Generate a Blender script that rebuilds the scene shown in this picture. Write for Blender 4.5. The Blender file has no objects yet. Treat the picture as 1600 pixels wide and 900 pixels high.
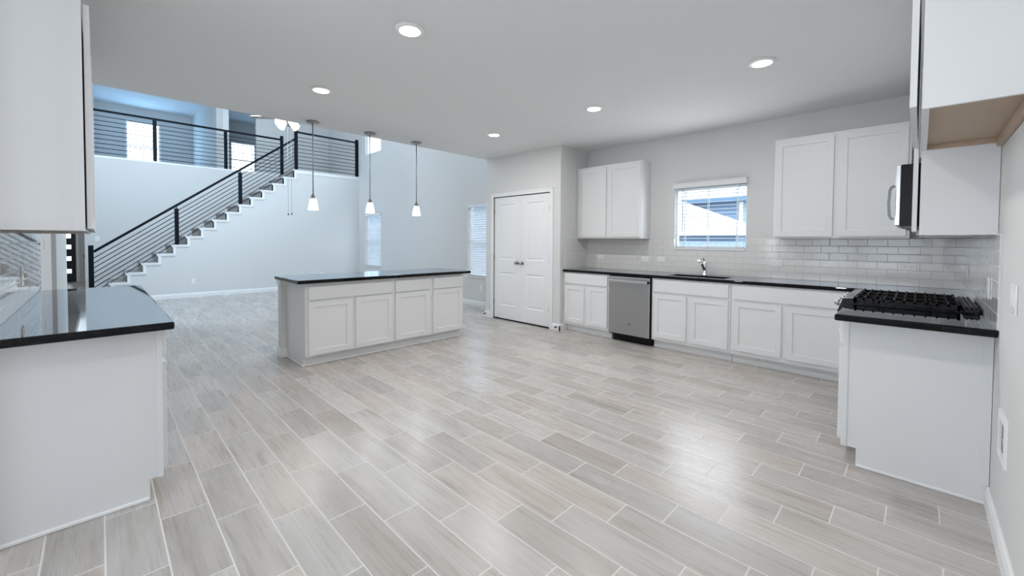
import bpy, bmesh, math, random
from mathutils import Vector, Matrix
random.seed(7)
S = bpy.context.scene
COL = S.collection

# ------------------------------------------------------------------ camera
F, CX, CY, H = 641.87, 798.637, 393.6458, 1.3259
PITCH, ROLL, AZ = 0.026342, 0.005916, 0.783643
fwd = Vector((math.cos(AZ)*math.cos(PITCH), math.sin(AZ)*math.cos(PITCH), -math.sin(PITCH)))
r0 = Vector((math.sin(AZ), -math.cos(AZ), 0)); u0 = r0.cross(fwd)
rt = math.cos(ROLL)*r0 + math.sin(ROLL)*u0
up = -math.sin(ROLL)*r0 + math.cos(ROLL)*u0
cam = bpy.data.objects.new('camera', bpy.data.cameras.new('camera'))
COL.objects.link(cam)
M = Matrix.Identity(4)
for i in range(3):
    M[i][0] = rt[i]; M[i][1] = up[i]; M[i][2] = -fwd[i]
M[2][3] = H
cam.matrix_world = M
cam.data.sensor_fit = 'HORIZONTAL'; cam.data.sensor_width = 36
cam.data.lens = F/1600*36
cam.data.shift_x = (800-CX)/1600
cam.data.shift_y = (CY-450)/1600
cam.data.clip_start = 0.02; cam.data.clip_end = 200
S.camera = cam

# ------------------------------------------------------------------ world, exposure, daylight
S.view_settings.view_transform = 'Standard'; S.view_settings.look = 'None'
S.view_settings.exposure = 0.0; S.view_settings.gamma = 1.0
S.view_settings.use_curve_mapping = False
S.cycles.use_denoising = True
S.cycles.max_bounces = 12; S.cycles.diffuse_bounces = 8; S.cycles.glossy_bounces = 6
S.cycles.transparent_max_bounces = 16
S.cycles.sample_clamp_indirect = 8
S.cycles.caustics_reflective = False; S.cycles.caustics_refractive = False
W = bpy.data.worlds.new('sky'); S.world = W; W.use_nodes = True
W.node_tree.nodes['Background'].inputs[0].default_value = (0.80, 0.90, 1.0, 1)
W.node_tree.nodes['Background'].inputs[1].default_value = 5.0

DAY = (0.90, 0.95, 1.0); BLUE = (0.64, 0.83, 1.0)
def daylight(name, loc, look, w, h, power, color):
    L = bpy.data.lights.new(name, 'AREA'); L.shape = 'RECTANGLE'; L.size = w; L.size_y = h
    L.energy = power; L.color = color
    o = bpy.data.objects.new(name, L); COL.objects.link(o)
    o.location = loc
    o.rotation_euler = Vector(look).to_track_quat('-Z', 'Y').to_euler()
    return o
# daylight entering by the breakfast-nook windows (left of and behind the camera), plus added fill lamps
daylight('nook_window_daylight', (-3.86, 1.20, 1.45), (1, 0.0, 0.55), 2.6, 1.7, 17, DAY)
daylight('nook_fill', (-2.2, -0.15, 1.15), (0.25, 1, 0.6), 1.6, 2.0, 14, DAY)  # added fill towards the island and left panel; no door modelled here
daylight('right_wall_fill', (-1.75, 2.62, 1.5), (0.35, -1, 0.1), 1.9, 1.4, 22, DAY)  # added lamp that brightens the right wall, set at an added window
# daylight entering by the living-room windows, plus an added stair wall fill
daylight('living_window_daylight', (5.38, 10.9, 1.4), (-1, 0, 0), 0.85, 1.4, 2.5, BLUE)
daylight('living_window_daylight', (5.38, 6.25, 1.4), (-1, 0, 0), 0.85, 1.4, 2.5, BLUE)
daylight('living_high_window_daylight', (5.36, 10.9, 4.5), (-1, 0, 0), 0.85, 1.3, 15, BLUE)
daylight('living_high_window_daylight', (5.36, 8.55, 4.5), (-1, 0, 0), 0.85, 1.3, 17, BLUE)
daylight('living_high_window_daylight', (5.36, 6.25, 4.5), (-1, 0, 0), 0.85, 1.3, 24, BLUE)
daylight('stair_wall_fill', (0.45, 7.9, 4.3), (0.12, 1, -0.22), 1.6, 1.3, 180, BLUE)  # added fill aimed at the stair walls, standing well inside the room
daylight('loft_window_daylight', (1.09, 18.1, 4.4), (0, -1, 0), 0.8, 1.4, 32, (0.27, 0.60, 1.0))
daylight('study_window_daylight', (3.8, 17.6, 4.2), (0, -1, 0), 0.8, 1.3, 10, (0.30, 0.62, 1.0))
daylight('kitchen_window_daylight', (5.40, 1.92, 1.65), (-1, 0, 0), 0.8, 0.7, 12, DAY)

# ------------------------------------------------------------------ materials
def newmat(name):
    m = bpy.data.materials.new(name); m.use_nodes = True
    return m, m.node_tree, m.node_tree.nodes['Principled BSDF']
def mat(name, col, rough=0.5, metal=0.0, spec=None, bump=0, bscale=80, coat=0, emit=None, estr=0, mottle=0):
    m, t, b = newmat(name)
    b.inputs['Base Color'].default_value = (*col, 1); b.inputs['Roughness'].default_value = rough
    b.inputs['Metallic'].default_value = metal
    if spec is not None: b.inputs['Specular IOR Level'].default_value = spec
    if coat: b.inputs['Coat Weight'].default_value = coat; b.inputs['Coat Roughness'].default_value = 0.05
    if emit: b.inputs['Emission Color'].default_value = (*emit, 1); b.inputs['Emission Strength'].default_value = estr
    geo = t.nodes.new('ShaderNodeNewGeometry')
    n = t.nodes.new('ShaderNodeTexNoise'); n.inputs['Scale'].default_value = bscale; n.inputs['Detail'].default_value = 3
    t.links.new(geo.outputs['Position'], n.inputs['Vector'])
    if bump:
        bp = t.nodes.new('ShaderNodeBump'); bp.inputs['Strength'].default_value = bump; bp.inputs['Distance'].default_value = 0.004
        t.links.new(n.outputs['Fac'], bp.inputs['Height']); t.links.new(bp.outputs['Normal'], b.inputs['Normal'])
    mr = t.nodes.new('ShaderNodeMapRange'); mr.inputs[3].default_value = max(0, rough-0.03); mr.inputs[4].default_value = min(1, rough+0.03)
    t.links.new(n.outputs['Fac'], mr.inputs[0]); t.links.new(mr.outputs[0], b.inputs['Roughness'])
    return m
MT = {}
MT['wall'] = mat('greige_wall_paint', (0.665, 0.665, 0.66), 0.75, bump=0.12, bscale=160)
MT['ceil'] = mat('ceiling_paint', (0.77, 0.775, 0.78), 0.85, bump=0.5, bscale=110)
MT['trim'] = mat('white_trim_paint', (0.82, 0.825, 0.83), 0.4)
MT['cab'] = mat('white_cabinet_paint', (0.735, 0.74, 0.745), 0.38)
MT['door'] = mat('white_door_paint', (0.81, 0.815, 0.82), 0.4)
MT['dark'] = mat('shadow_gap_black', (0.02, 0.02, 0.02), 0.8)
MT['black'] = mat('black_enamel', (0.005, 0.005, 0.006), 0.3, spec=0.2)
MT['iron'] = mat('cast_iron', (0.006, 0.006, 0.007), 0.45, spec=0.2)
MT['rail'] = mat('black_steel_rail', (0.006, 0.008, 0.012), 0.5, spec=0.12)
MT['steel'] = mat('brushed_steel', (0.44, 0.44, 0.445), 0.26, metal=1.0)
def brushed(m, rough):
    t = m.node_tree; b = t.nodes['Principled BSDF']
    tg = t.nodes.new('ShaderNodeTangent'); tg.direction_type = 'RADIAL'; tg.axis = 'Z'
    t.links.new(tg.outputs[0], b.inputs['Tangent'])
    b.inputs['Anisotropic'].default_value = 0.85; b.inputs['Anisotropic Rotation'].default_value = 0.25
brushed(MT['steel'], 0.3)
MT['lsteel'] = mat('polished_steel', (0.66, 0.66, 0.67), 0.25, metal=1.0)
MT['chrome'] = mat('chrome', (0.85, 0.86, 0.88), 0.06, metal=1.0)
MT['nickel'] = mat('brushed_nickel', (0.36, 0.355, 0.345), 0.33, metal=1.0)
MT['plate'] = mat('white_plastic', (0.84, 0.84, 0.83), 0.35)
MT['slot'] = mat('socket_grey', (0.25, 0.25, 0.26), 0.5)
MT['blind'] = mat('white_blind', (0.86, 0.87, 0.88), 0.45)
def translucent(m, f):
    t = m.node_tree; b = t.nodes['Principled BSDF']; out = t.nodes['Material Output']
    tl = t.nodes.new('ShaderNodeBsdfTranslucent'); tl.inputs[0].default_value = (0.86, 0.92, 1, 1)
    mx = t.nodes.new('ShaderNodeMixShader'); mx.inputs[0].default_value = f
    t.links.new(b.outputs[0], mx.inputs[1]); t.links.new(tl.outputs[0], mx.inputs[2]); t.links.new(mx.outputs[0], out.inputs[0])
translucent(MT['blind'], 0.12)
MT['vinyl'] = mat('white_vinyl', (0.88, 0.88, 0.88), 0.4)
MT['sink'] = mat('black_granite_composite', (0.006, 0.006, 0.007), 0.6, spec=0.15)
MT['fdoor'] = mat('dark_front_door', (0.010, 0.014, 0.022), 0.4)
MT['gdoor'] = mat('grey_door_paint', (0.6, 0.6, 0.6), 0.5)
MT['siding'] = mat('blue_siding', (0.17, 0.26, 0.37), 0.7)
MT['roof'] = mat('light_shingle', (0.42, 0.43, 0.44), 0.9, bump=0.4, bscale=30)
MT['fascia'] = mat('blue_fascia', (0.10, 0.18, 0.27), 0.7)
MT['ground'] = mat('pale_ground', (0.35, 0.36, 0.33), 0.95)
MT['fence'] = mat('pale_fence', (0.26, 0.34, 0.42), 0.9)
MT['shade'] = mat('frosted_glass_shade', (0.9, 0.9, 0.9), 0.3, emit=(1, 0.97, 0.93), estr=2.2)
MT['lens'] = mat('lit_diffuser', (0.9, 0.9, 0.9), 0.4, emit=(1, 0.98, 0.95), estr=6)
MT['dsteel'] = mat('dark_steel', (0.16, 0.165, 0.17), 0.35, metal=1.0)
MT['display'] = mat('dark_glass', (0.01, 0.01, 0.012), 0.08)

def glass():
    m, t, b = newmat('window_glass')
    out = t.nodes['Material Output']
    tr = t.nodes.new('ShaderNodeBsdfTransparent'); tr.inputs[0].default_value = (0.97, 0.985, 1, 1)
    gl = t.nodes.new('ShaderNodeBsdfGlossy'); gl.inputs['Roughness'].default_value = 0.02
    lw = t.nodes.new('ShaderNodeLayerWeight'); lw.inputs[0].default_value = 0.5
    pw = t.nodes.new('ShaderNodeMath'); pw.operation = 'POWER'; pw.inputs[1].default_value = 5.0
    t.links.new(lw.outputs['Facing'], pw.inputs[0])
    fr = t.nodes.new('ShaderNodeMath'); fr.operation = 'MULTIPLY_ADD'; fr.inputs[1].default_value = 0.9; fr.inputs[2].default_value = 0.03
    t.links.new(pw.outputs[0], fr.inputs[0])
    mx = t.nodes.new('ShaderNodeMixShader')
    t.links.new(fr.outputs[0], mx.inputs[0]); t.links.new(tr.outputs[0], mx.inputs[1]); t.links.new(gl.outputs[0], mx.inputs[2])
    t.links.new(mx.outputs[0], out.inputs[0])
    return m
MT['glass'] = glass()

def granite():
    m, t, b = newmat('black_granite')
    geo = t.nodes.new('ShaderNodeNewGeometry')
    n = t.nodes.new('ShaderNodeTexNoise'); n.inputs['Scale'].default_value = 260; n.inputs['Detail'].default_value = 4
    t.links.new(geo.outputs['Position'], n.inputs['Vector'])
    r = t.nodes.new('ShaderNodeValToRGB')
    r.color_ramp.elements[0].position = 0.58; r.color_ramp.elements[0].color = (0.003, 0.003, 0.0035, 1)
    r.color_ramp.elements[1].position = 0.75; r.color_ramp.elements[1].color = (0.02, 0.019, 0.018, 1)
    t.links.new(n.outputs['Fac'], r.inputs[0])
    df = t.nodes.new('ShaderNodeBsdfDiffuse'); t.links.new(r.outputs[0], df.inputs[0])
    gl = t.nodes.new('ShaderNodeBsdfGlossy'); gl.inputs['Roughness'].default_value = 0.03; gl.inputs[0].default_value = (0.92, 0.96, 1, 1)
    lw = t.nodes.new('ShaderNodeLayerWeight'); lw.inputs[0].default_value = 0.5
    p = t.nodes.new('ShaderNodeMath'); p.operation = 'POWER'; p.inputs[1].default_value = 3.0
    t.links.new(lw.outputs['Facing'], p.inputs[0])
    ma = t.nodes.new('ShaderNodeMath'); ma.operation = 'MULTIPLY_ADD'; ma.inputs[1].default_value = 0.97; ma.inputs[2].default_value = 0.02
    t.links.new(p.outputs[0], ma.inputs[0])
    mx = t.nodes.new('ShaderNodeMixShader'); t.links.new(ma.outputs[0], mx.inputs[0])
    t.links.new(df.outputs[0], mx.inputs[1]); t.links.new(gl.outputs[0], mx.inputs[2])
    t.links.new(mx.outputs[0], t.nodes['Material Output'].inputs[0])
    return m
MT['granite'] = granite()

def wood(name, c1, c2, axis='x', rough=0.5):
    m, t, b = newmat(name)
    geo = t.nodes.new('ShaderNodeNewGeometry'); mp = t.nodes.new('ShaderNodeMapping')
    sc = {'x': (2, 40, 40), 'y': (40, 2, 40), 'z': (40, 40, 2)}[axis]
    mp.inputs['Scale'].default_value = sc
    n = t.nodes.new('ShaderNodeTexNoise'); n.inputs['Scale'].default_value = 1; n.inputs['Detail'].default_value = 4
    t.links.new(geo.outputs['Position'], mp.inputs[0]); t.links.new(mp.outputs[0], n.inputs['Vector'])
    mx = t.nodes.new('ShaderNodeMix'); mx.data_type = 'RGBA'
    mx.inputs[6].default_value = (*c1, 1); mx.inputs[7].default_value = (*c2, 1)
    t.links.new(n.outputs['Fac'], mx.inputs[0]); t.links.new(mx.outputs[2], b.inputs['Base Color'])
    b.inputs['Roughness'].default_value = rough
    return m
MT['birch'] = wood('birch_underside', (0.42, 0.31, 0.22), (0.50, 0.39, 0.29), 'x')
MT['stairwood'] = wood('grey_brown_stair', (0.36, 0.34, 0.325), (0.48, 0.46, 0.44), 'y', 0.6)

def mnode(t, op, a, b=None, c=None):
    n = t.nodes.new('ShaderNodeMath'); n.operation = op
    for i, v in enumerate((a, b, c)):
        if v is None: continue
        if isinstance(v, (int, float)): n.inputs[i].default_value = v
        else: t.links.new(v, n.inputs[i])
    return n.outputs[0]

def floor_mat():
    m, t, b = newmat('wood_look_floor_tile')
    geo = t.nodes.new('ShaderNodeNewGeometry'); sp = t.nodes.new('ShaderNodeSeparateXYZ')
    t.links.new(geo.outputs['Position'], sp.inputs[0])
    PW, PL, G = 0.186, 0.558, 0.0030
    u = mnode(t, 'DIVIDE', sp.outputs['X'], PW); k = mnode(t, 'FLOOR', u); fu = mnode(t, 'FRACT', u)
    sh = mnode(t, 'MULTIPLY', k, PW)
    yy = mnode(t, 'ADD', sp.outputs['Y'], sh)
    yy = mnode(t, 'SUBTRACT', yy, 0.092 + 14*PW)
    v = mnode(t, 'DIVIDE', yy, PL); kv = mnode(t, 'FLOOR', v); fv = mnode(t, 'FRACT', v)
    du = mnode(t, 'MULTIPLY', mnode(t, 'MINIMUM', fu, mnode(t, 'SUBTRACT', 1, fu)), PW)
    dv = mnode(t, 'MULTIPLY', mnode(t, 'MINIMUM', fv, mnode(t, 'SUBTRACT', 1, fv)), PL)
    d = mnode(t, 'MINIMUM', du, dv)
    grout = mnode(t, 'LESS_THAN', d, G)
    cid = t.nodes.new('ShaderNodeCombineXYZ'); t.links.new(k, cid.inputs[0]); t.links.new(kv, cid.inputs[1])
    wn = t.nodes.new('ShaderNodeTexWhiteNoise'); t.links.new(cid.outputs[0], wn.inputs['Vector'])
    # grain: stretched along the plank, offset per plank
    off = t.nodes.new('ShaderNodeVectorMath'); off.operation = 'MULTIPLY_ADD'
    t.links.new(wn.outputs['Color'], off.inputs[0]); off.inputs[1].default_value = (40, 40, 40)
    t.links.new(geo.outputs['Position'], off.inputs[2])
    mp = t.nodes.new('ShaderNodeMapping'); mp.inputs['Scale'].default_value = (9, 0.8, 1)
    t.links.new(off.outputs[0], mp.inputs[0])
    n1 = t.nodes.new('ShaderNodeTexNoise'); n1.inputs['Scale'].default_value = 1.6; n1.inputs['Detail'].default_value = 5; n1.inputs['Roughness'].default_value = 0.62
    n1.inputs['Distortion'].default_value = 0.35
    t.links.new(mp.outputs[0], n1.inputs['Vector'])
    mp2 = t.nodes.new('ShaderNodeMapping'); mp2.inputs['Scale'].default_value = (70, 3, 1)
    t.links.new(off.outputs[0], mp2.inputs[0])
    n2 = t.nodes.new('ShaderNodeTexNoise'); n2.inputs['Scale'].default_value = 1; n2.inputs['Detail'].default_value = 2
    t.links.new(mp2.outputs[0], n2.inputs['Vector'])
    g = mnode(t, 'ADD', mnode(t, 'MULTIPLY', n1.outputs['Fac'], 0.75), mnode(t, 'MULTIPLY', n2.outputs['Fac'], 0.25))
    r = t.nodes.new('ShaderNodeValToRGB')
    e = r.color_ramp.elements
    e[0].position = 0.28; e[0].color = (0.345, 0.305, 0.275, 1)
    e[1].position = 0.72; e[1].color = (0.54, 0.51, 0.483, 1)
    em = r.color_ramp.elements.new(0.48); em.color = (0.465, 0.43, 0.40, 1)
    t.links.new(g, r.inputs[0])
    hs = t.nodes.new('ShaderNodeHueSaturation')
    t.links.new(r.outputs[0], hs.inputs['Color'])
    mr = t.nodes.new('ShaderNodeMapRange'); mr.inputs[3].default_value = 0.86; mr.inputs[4].default_value = 1.12
    t.links.new(wn.outputs['Value'], mr.inputs[0]); t.links.new(mr.outputs[0], hs.inputs['Value'])
    sepc = t.nodes.new('ShaderNodeSeparateColor'); t.links.new(wn.outputs['Color'], sepc.inputs[0])
    mr2 = t.nodes.new('ShaderNodeMapRange'); mr2.inputs[3].default_value = 0.65; mr2.inputs[4].default_value = 1.25
    t.links.new(sepc.outputs[1], mr2.inputs[0]); t.links.new(mr2.outputs[0], hs.inputs['Saturation'])
    mx = t.nodes.new('ShaderNodeMix'); mx.data_type = 'RGBA'
    t.links.new(grout, mx.inputs[0]); t.links.new(hs.outputs[0], mx.inputs[6]); mx.inputs[7].default_value = (0.70, 0.68, 0.66, 1)
    t.links.new(mx.outputs[2], b.inputs['Base Color'])
    rr = mnode(t, 'ADD', mnode(t, 'MULTIPLY', grout, 0.4), mnode(t, 'ADD', 0.23, mnode(t, 'MULTIPLY', n2.outputs['Fac'], 0.10)))
    t.links.new(rr, b.inputs['Roughness'])
    bp = t.nodes.new('ShaderNodeBump'); bp.inputs['Strength'].default_value = 0.35; bp.inputs['Distance'].default_value = 0.002
    hgt = mnode(t, 'ADD', mnode(t, 'MULTIPLY', mnode(t, 'SUBTRACT', 1, grout), 1.0), mnode(t, 'MULTIPLY', n1.outputs['Fac'], 0.03))
    t.links.new(hgt, bp.inputs['Height']); t.links.new(bp.outputs['Normal'], b.inputs['Normal'])
    return m
MT['floor'] = floor_mat()

def tile_mat(name, axis, col, grout, rough, wavy, ior=1.5):
    # running-bond subway tile 152 x 76 mm; axis = the world axis along the wall
    m, t, b = newmat(name); b.inputs['IOR'].default_value = ior
    geo = t.nodes.new('ShaderNodeNewGeometry'); sp = t.nodes.new('ShaderNodeSeparateXYZ')
    t.links.new(geo.outputs['Position'], sp.inputs[0])
    TW, TH, G = 0.152, 0.0762, 0.0016
    v = mnode(t, 'DIVIDE', mnode(t, 'SUBTRACT', sp.outputs['Z'], 0.914), TH); kv = mnode(t, 'FLOOR', v); fv = mnode(t, 'FRACT', v)
    u = mnode(t, 'ADD', mnode(t, 'DIVIDE', sp.outputs[axis], TW), mnode(t, 'MULTIPLY', kv, 0.5)); ku = mnode(t, 'FLOOR', u); fu = mnode(t, 'FRACT', u)
    du = mnode(t, 'MULTIPLY', mnode(t, 'MINIMUM', fu, mnode(t, 'SUBTRACT', 1, fu)), TW)
    dv = mnode(t, 'MULTIPLY', mnode(t, 'MINIMUM', fv, mnode(t, 'SUBTRACT', 1, fv)), TH)
    d = mnode(t, 'MINIMUM', du, dv); gr = mnode(t, 'LESS_THAN', d, G)
    mx = t.nodes.new('ShaderNodeMix'); mx.data_type = 'RGBA'
    t.links.new(gr, mx.inputs[0]); mx.inputs[6].default_value = (*col, 1); mx.inputs[7].default_value = (*grout, 1)
    t.links.new(mx.outputs[2], b.inputs['Base Color'])
    t.links.new(mnode(t, 'ADD', rough, mnode(t, 'MULTIPLY', gr, 0.5)), b.inputs['Roughness'])
    cid = t.nodes.new('ShaderNodeCombineXYZ'); t.links.new(ku, cid.inputs[0]); t.links.new(kv, cid.inputs[1])
    n = t.nodes.new('ShaderNodeTexNoise'); n.inputs['Scale'].default_value = 26; n.inputs['Detail'].default_value = 1
    t.links.new(geo.outputs['Position'], n.inputs['Vector'])
    edge = t.nodes.new('ShaderNodeMapRange'); edge.inputs[1].default_value = 0; edge.inputs[2].default_value = 0.004; t.links.new(d, edge.inputs[0])
    h = mnode(t, 'ADD', edge.outputs[0], mnode(t, 'MULTIPLY', n.outputs['Fac'], wavy))
    bp = t.nodes.new('ShaderNodeBump'); bp.inputs['Strength'].default_value = 0.4; bp.inputs['Distance'].default_value = 0.0015
    t.links.new(h, bp.inputs['Height']); t.links.new(bp.outputs['Normal'], b.inputs['Normal'])
    return m
MT['tileS'] = tile_mat('subway_tile_sink_wall', 'Y', (0.72, 0.71, 0.70), (0.50, 0.49, 0.48), 0.10, 0.6)
MT['tileR'] = tile_mat('subway_tile_side_wall', 'X', (0.72, 0.715, 0.71), (0.78, 0.78, 0.78), 0.06, 0.7, 1.8)
MT['tileL'] = tile_mat('subway_tile_left_wall', 'Y', (0.74, 0.74, 0.74), (0.82, 0.82, 0.82), 0.02, 0.1, 2.2)

# ------------------------------------------------------------------ mesh helpers
class MB:
    def __init__(s): s.v = []; s.f = []; s.sm = []
    def add(s, vs, fs, smooth=False):
        o = len(s.v); s.v += [tuple(x) for x in vs]
        for f in fs: s.f.append([i+o for i in f]); s.sm.append(smooth)
        return s
    def box(s, x0, x1, y0, y1, z0, z1):
        x0, x1 = sorted((x0, x1)); y0, y1 = sorted((y0, y1)); z0, z1 = sorted((z0, z1))
        vs = [(x, y, z) for x in (x0, x1) for y in (y0, y1) for z in (z0, z1)]
        return s.add(vs, [(0,1,3,2),(4,6,7,5),(0,4,5,1),(2,3,7,6),(0,2,6,4),(1,5,7,3)])
    def mbox(s, mp, u0, u1, d0, d1, z0, z1):
        vs = [mp(u, d, z) for u in (u0, u1) for d in (d0, d1) for z in (z0, z1)]
        return s.add(vs, [(0,1,3,2),(4,6,7,5),(0,4,5,1),(2,3,7,6),(0,2,6,4),(1,5,7,3)])
    def tube(s, pts, r, n=10, cap=True):
        pts = [Vector(p) for p in pts]; rs = r if isinstance(r, (list, tuple)) else [r]*len(pts)
        vs = []; prev = None
        for i, p in enumerate(pts):
            d = (pts[min(i+1, len(pts)-1)] - pts[max(i-1, 0)]).normalized()
            if prev is None:
                a = Vector((0, 0, 1)) if abs(d.z) < 0.9 else Vector((1, 0, 0))
                e1 = d.cross(a).normalized()
            else:
                e1 = (prev - d*prev.dot(d)).normalized()
            prev = e1; e2 = d.cross(e1)
            for k in range(n):
                t = 2*math.pi*k/n
                vs.append(p + rs[i]*(math.cos(t)*e1 + math.sin(t)*e2))
        fs = []
        for i in range(len(pts)-1):
            for k in range(n):
                a = i*n+k; b2 = i*n+(k+1) % n
                fs.append((a, b2, b2+n, a+n))
        s.add(vs, fs, True)
        if cap:
            o = len(s.v)-len(vs)
            s.f.append([o+k for k in range(n)][::-1]); s.sm.append(False)
            s.f.append([o+(len(pts)-1)*n+k for k in range(n)]); s.sm.append(False)
        return s
    def lathe(s, c, prof, n=28, sq=0):
        # prof: (radius, z) list, closed ends when the radius is 0
        vs = []
        for r, z in prof:
            for k in range(n):
                t = 2*math.pi*k/n
                vs.append((c[0]+r*math.cos(t), c[1]+r*math.sin(t), c[2]+z))
        fs = []
        for i in range(len(prof)-1):
            for k in range(n):
                a = i*n+k; b2 = i*n+(k+1) % n
                fs.append((a, b2, b2+n, a+n))
        s.add(vs, fs, True); return s
    def prism(s, mp, poly, u0, u1):
        # poly: list of (d, z); extruded along u
        n = len(poly)
        vs = [mp(u0, d, z) for d, z in poly] + [mp(u1, d, z) for d, z in poly]
        fs = [tuple(range(n))[::-1], tuple(range(n, 2*n))]
        for i in range(n): j = (i+1) % n; fs.append((i, j, j+n, i+n))
        return s.add(vs, fs)
    def bar(s, p, q, w, h, upv=(0, 0, 1)):
        p, q = Vector(p), Vector(q); d = (q-p).normalized()
        side = d.cross(Vector(upv)).normalized(); u = side.cross(d)
        vs = [c + side*a*w/2 + u*b2*h/2 for c in (p, q) for a, b2 in ((-1,-1),(1,-1),(1,1),(-1,1))]
        return s.add(vs, [(3,2,1,0),(4,5,6,7),(0,1,5,4),(1,2,6,5),(2,3,7,6),(3,0,4,7)])
    def shaker(s, mp, u0, u1, z0, z1, d0, th=0.02, fr=0.058, dep=0.009):
        d1 = d0+th
        o = [(u0, z0), (u1, z0), (u1, z1), (u0, z1)]
        i1 = [(u0+fr, z0+fr), (u1-fr, z0+fr), (u1-fr, z1-fr), (u0+fr, z1-fr)]
        e = 0.003
        i2 = [(u0+fr+e, z0+fr+e), (u1-fr-e, z0+fr+e), (u1-fr-e, z1-fr-e), (u0+fr+e, z1-fr-e)]
        vs = [mp(u, d0, z) for u, z in o] + [mp(u, d1, z) for u, z in o] + [mp(u, d1, z) for u, z in i1] + [mp(u, d1-dep, z) for u, z in i2]
        fs = [(3, 2, 1, 0)]
        for k in range(4):
            j = (k+1) % 4
            fs += [(k, j, 4+j, 4+k), (4+k, 4+j, 8+j, 8+k), (8+k, 8+j, 12+j, 12+k)]
        fs.append((12, 13, 14, 15))
        return s.add(vs, fs)
    def grid(s, us, vs, empty, w0, w1, mp):
        # solid slab on a grid with empty cells; mp(u, v, w)
        us = sorted(us); vs = sorted(vs); nu, nv = len(us)-1, len(vs)-1
        def full(i, j):
            return 0 <= i < nu and 0 <= j < nv and not empty((us[i]+us[i+1])/2, (vs[j]+vs[j+1])/2)
        for i in range(nu):
            for j in range(nv):
                if not full(i, j): continue
                a, b2, c, d = us[i], us[i+1], vs[j], vs[j+1]
                for w in (w0, w1):
                    s.add([mp(a, c, w), mp(b2, c, w), mp(b2, d, w), mp(a, d, w)], [(0, 1, 2, 3)])
                for (di, dj, e) in ((-1, 0, ((a, c), (a, d))), (1, 0, ((b2, c), (b2, d))), (0, -1, ((a, c), (b2, c))), (0, 1, ((a, d), (b2, d)))):
                    if not full(i+di, j+dj):
                        (p0, p1), (q0, q1) = e
                        s.add([mp(p0, p1, w0), mp(q0, q1, w0), mp(q0, q1, w1), mp(p0, p1, w1)], [(0, 1, 2, 3)])
        return s
    def build(s, name, m, parent=None, bevel=0, seg=2, weld=False):
        me = bpy.data.meshes.new(name)
        bm = bmesh.new()
        bv = [bm.verts.new(v) for v in s.v]
        for f, sm in zip(s.f, s.sm):
            try:
                fc = bm.faces.new([bv[i] for i in f]); fc.smooth = sm
            except ValueError: pass
        bmesh.ops.remove_doubles(bm, verts=bm.verts, dist=1e-5) if weld else None
        bmesh.ops.recalc_face_normals(bm, faces=bm.faces)
        if parent is not None: off = ORG[parent.name]
        else:
            xs = [v[0] for v in s.v]; ys = [v[1] for v in s.v]; zs = [v[2] for v in s.v]
            off = Vector(((min(xs)+max(xs))/2, (min(ys)+max(ys))/2, min(zs)))
        for v in bm.verts: v.co -= off
        bm.to_mesh(me); bm.free()
        o = bpy.data.objects.new(name, me); COL.objects.link(o)
        if isinstance(m, str): m = MT[m]
        me.materials.append(m)
        if parent is not None: o.parent = parent
        else: o.location = off
        ORG[o.name] = off
        if bevel:
            b = o.modifiers.new('bevel', 'BEVEL'); b.width = bevel; b.segments = seg; b.limit_method = 'ANGLE'; b.angle_limit = math.radians(35)
            b.harden_normals = False
        return o
ORG = {}
def thing(name, loc, label, cat, group=None):
    o = bpy.data.objects.new(name, None); COL.objects.link(o)
    o.location = loc; o.empty_display_size = 0.1
    o.matrix_world = Matrix.Translation(Vector(loc))
    ORG[o.name] = Vector(loc)
    o['label'] = label; o['category'] = cat
    if group: o['group'] = group
    return o
def tag(o, label, cat, group=None):
    o['label'] = label; o['category'] = cat
    if group: o['group'] = group
    return o
def struct(o): o['kind'] = 'structure'; return o
def copy_tree(o, parent=None):
    c = o.copy(); COL.objects.link(c)
    if parent is not None: c.parent = parent
    for ch in list(o.children): copy_tree(ch, c)
    return c
def box(x0, x1, y0, y1, z0, z1): return MB().box(x0, x1, y0, y1, z0, z1)

# ------------------------------------------------------------------ main dimensions
XS, YR, XL = 5.49, -0.274, -0.342          # sink wall, right wall, left wall planes
XP, YP, YPL = 4.80, 3.764, 5.405           # pantry front plane, its near and far ends
HC, CT = 2.743, 0.914                      # kitchen ceiling, counter top
XLV, YST, YBK = 5.45, 11.80, 13.05         # living right wall, stair front wall, wall behind the stair
ZL, HL = 3.17, 5.60                        # loft floor, upper ceiling
T = 0.12
def map_xz(y): return lambda u, v, w: (u, y+w, v)      # wall across y
def map_yz(x): return lambda u, v, w: (x+w, u, v)      # wall across x
def wall(name, mp, us, vs, holes, w0, w1, m='wall'):
    ul = set(us); vl = set(vs)
    for a, b, c, d in holes: ul |= {a, b}; vl |= {c, d}
    ul = [u for u in ul if us[0] <= u <= us[-1]]; vl = [v for v in vl if vs[0] <= v <= vs[-1]]
    e = lambda u, v: any(a < u < b and c < v < d for a, b, c, d in holes)
    return struct(MB().grid(ul, vl, e, w0, w1, mp).build(name, m, weld=True))

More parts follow.
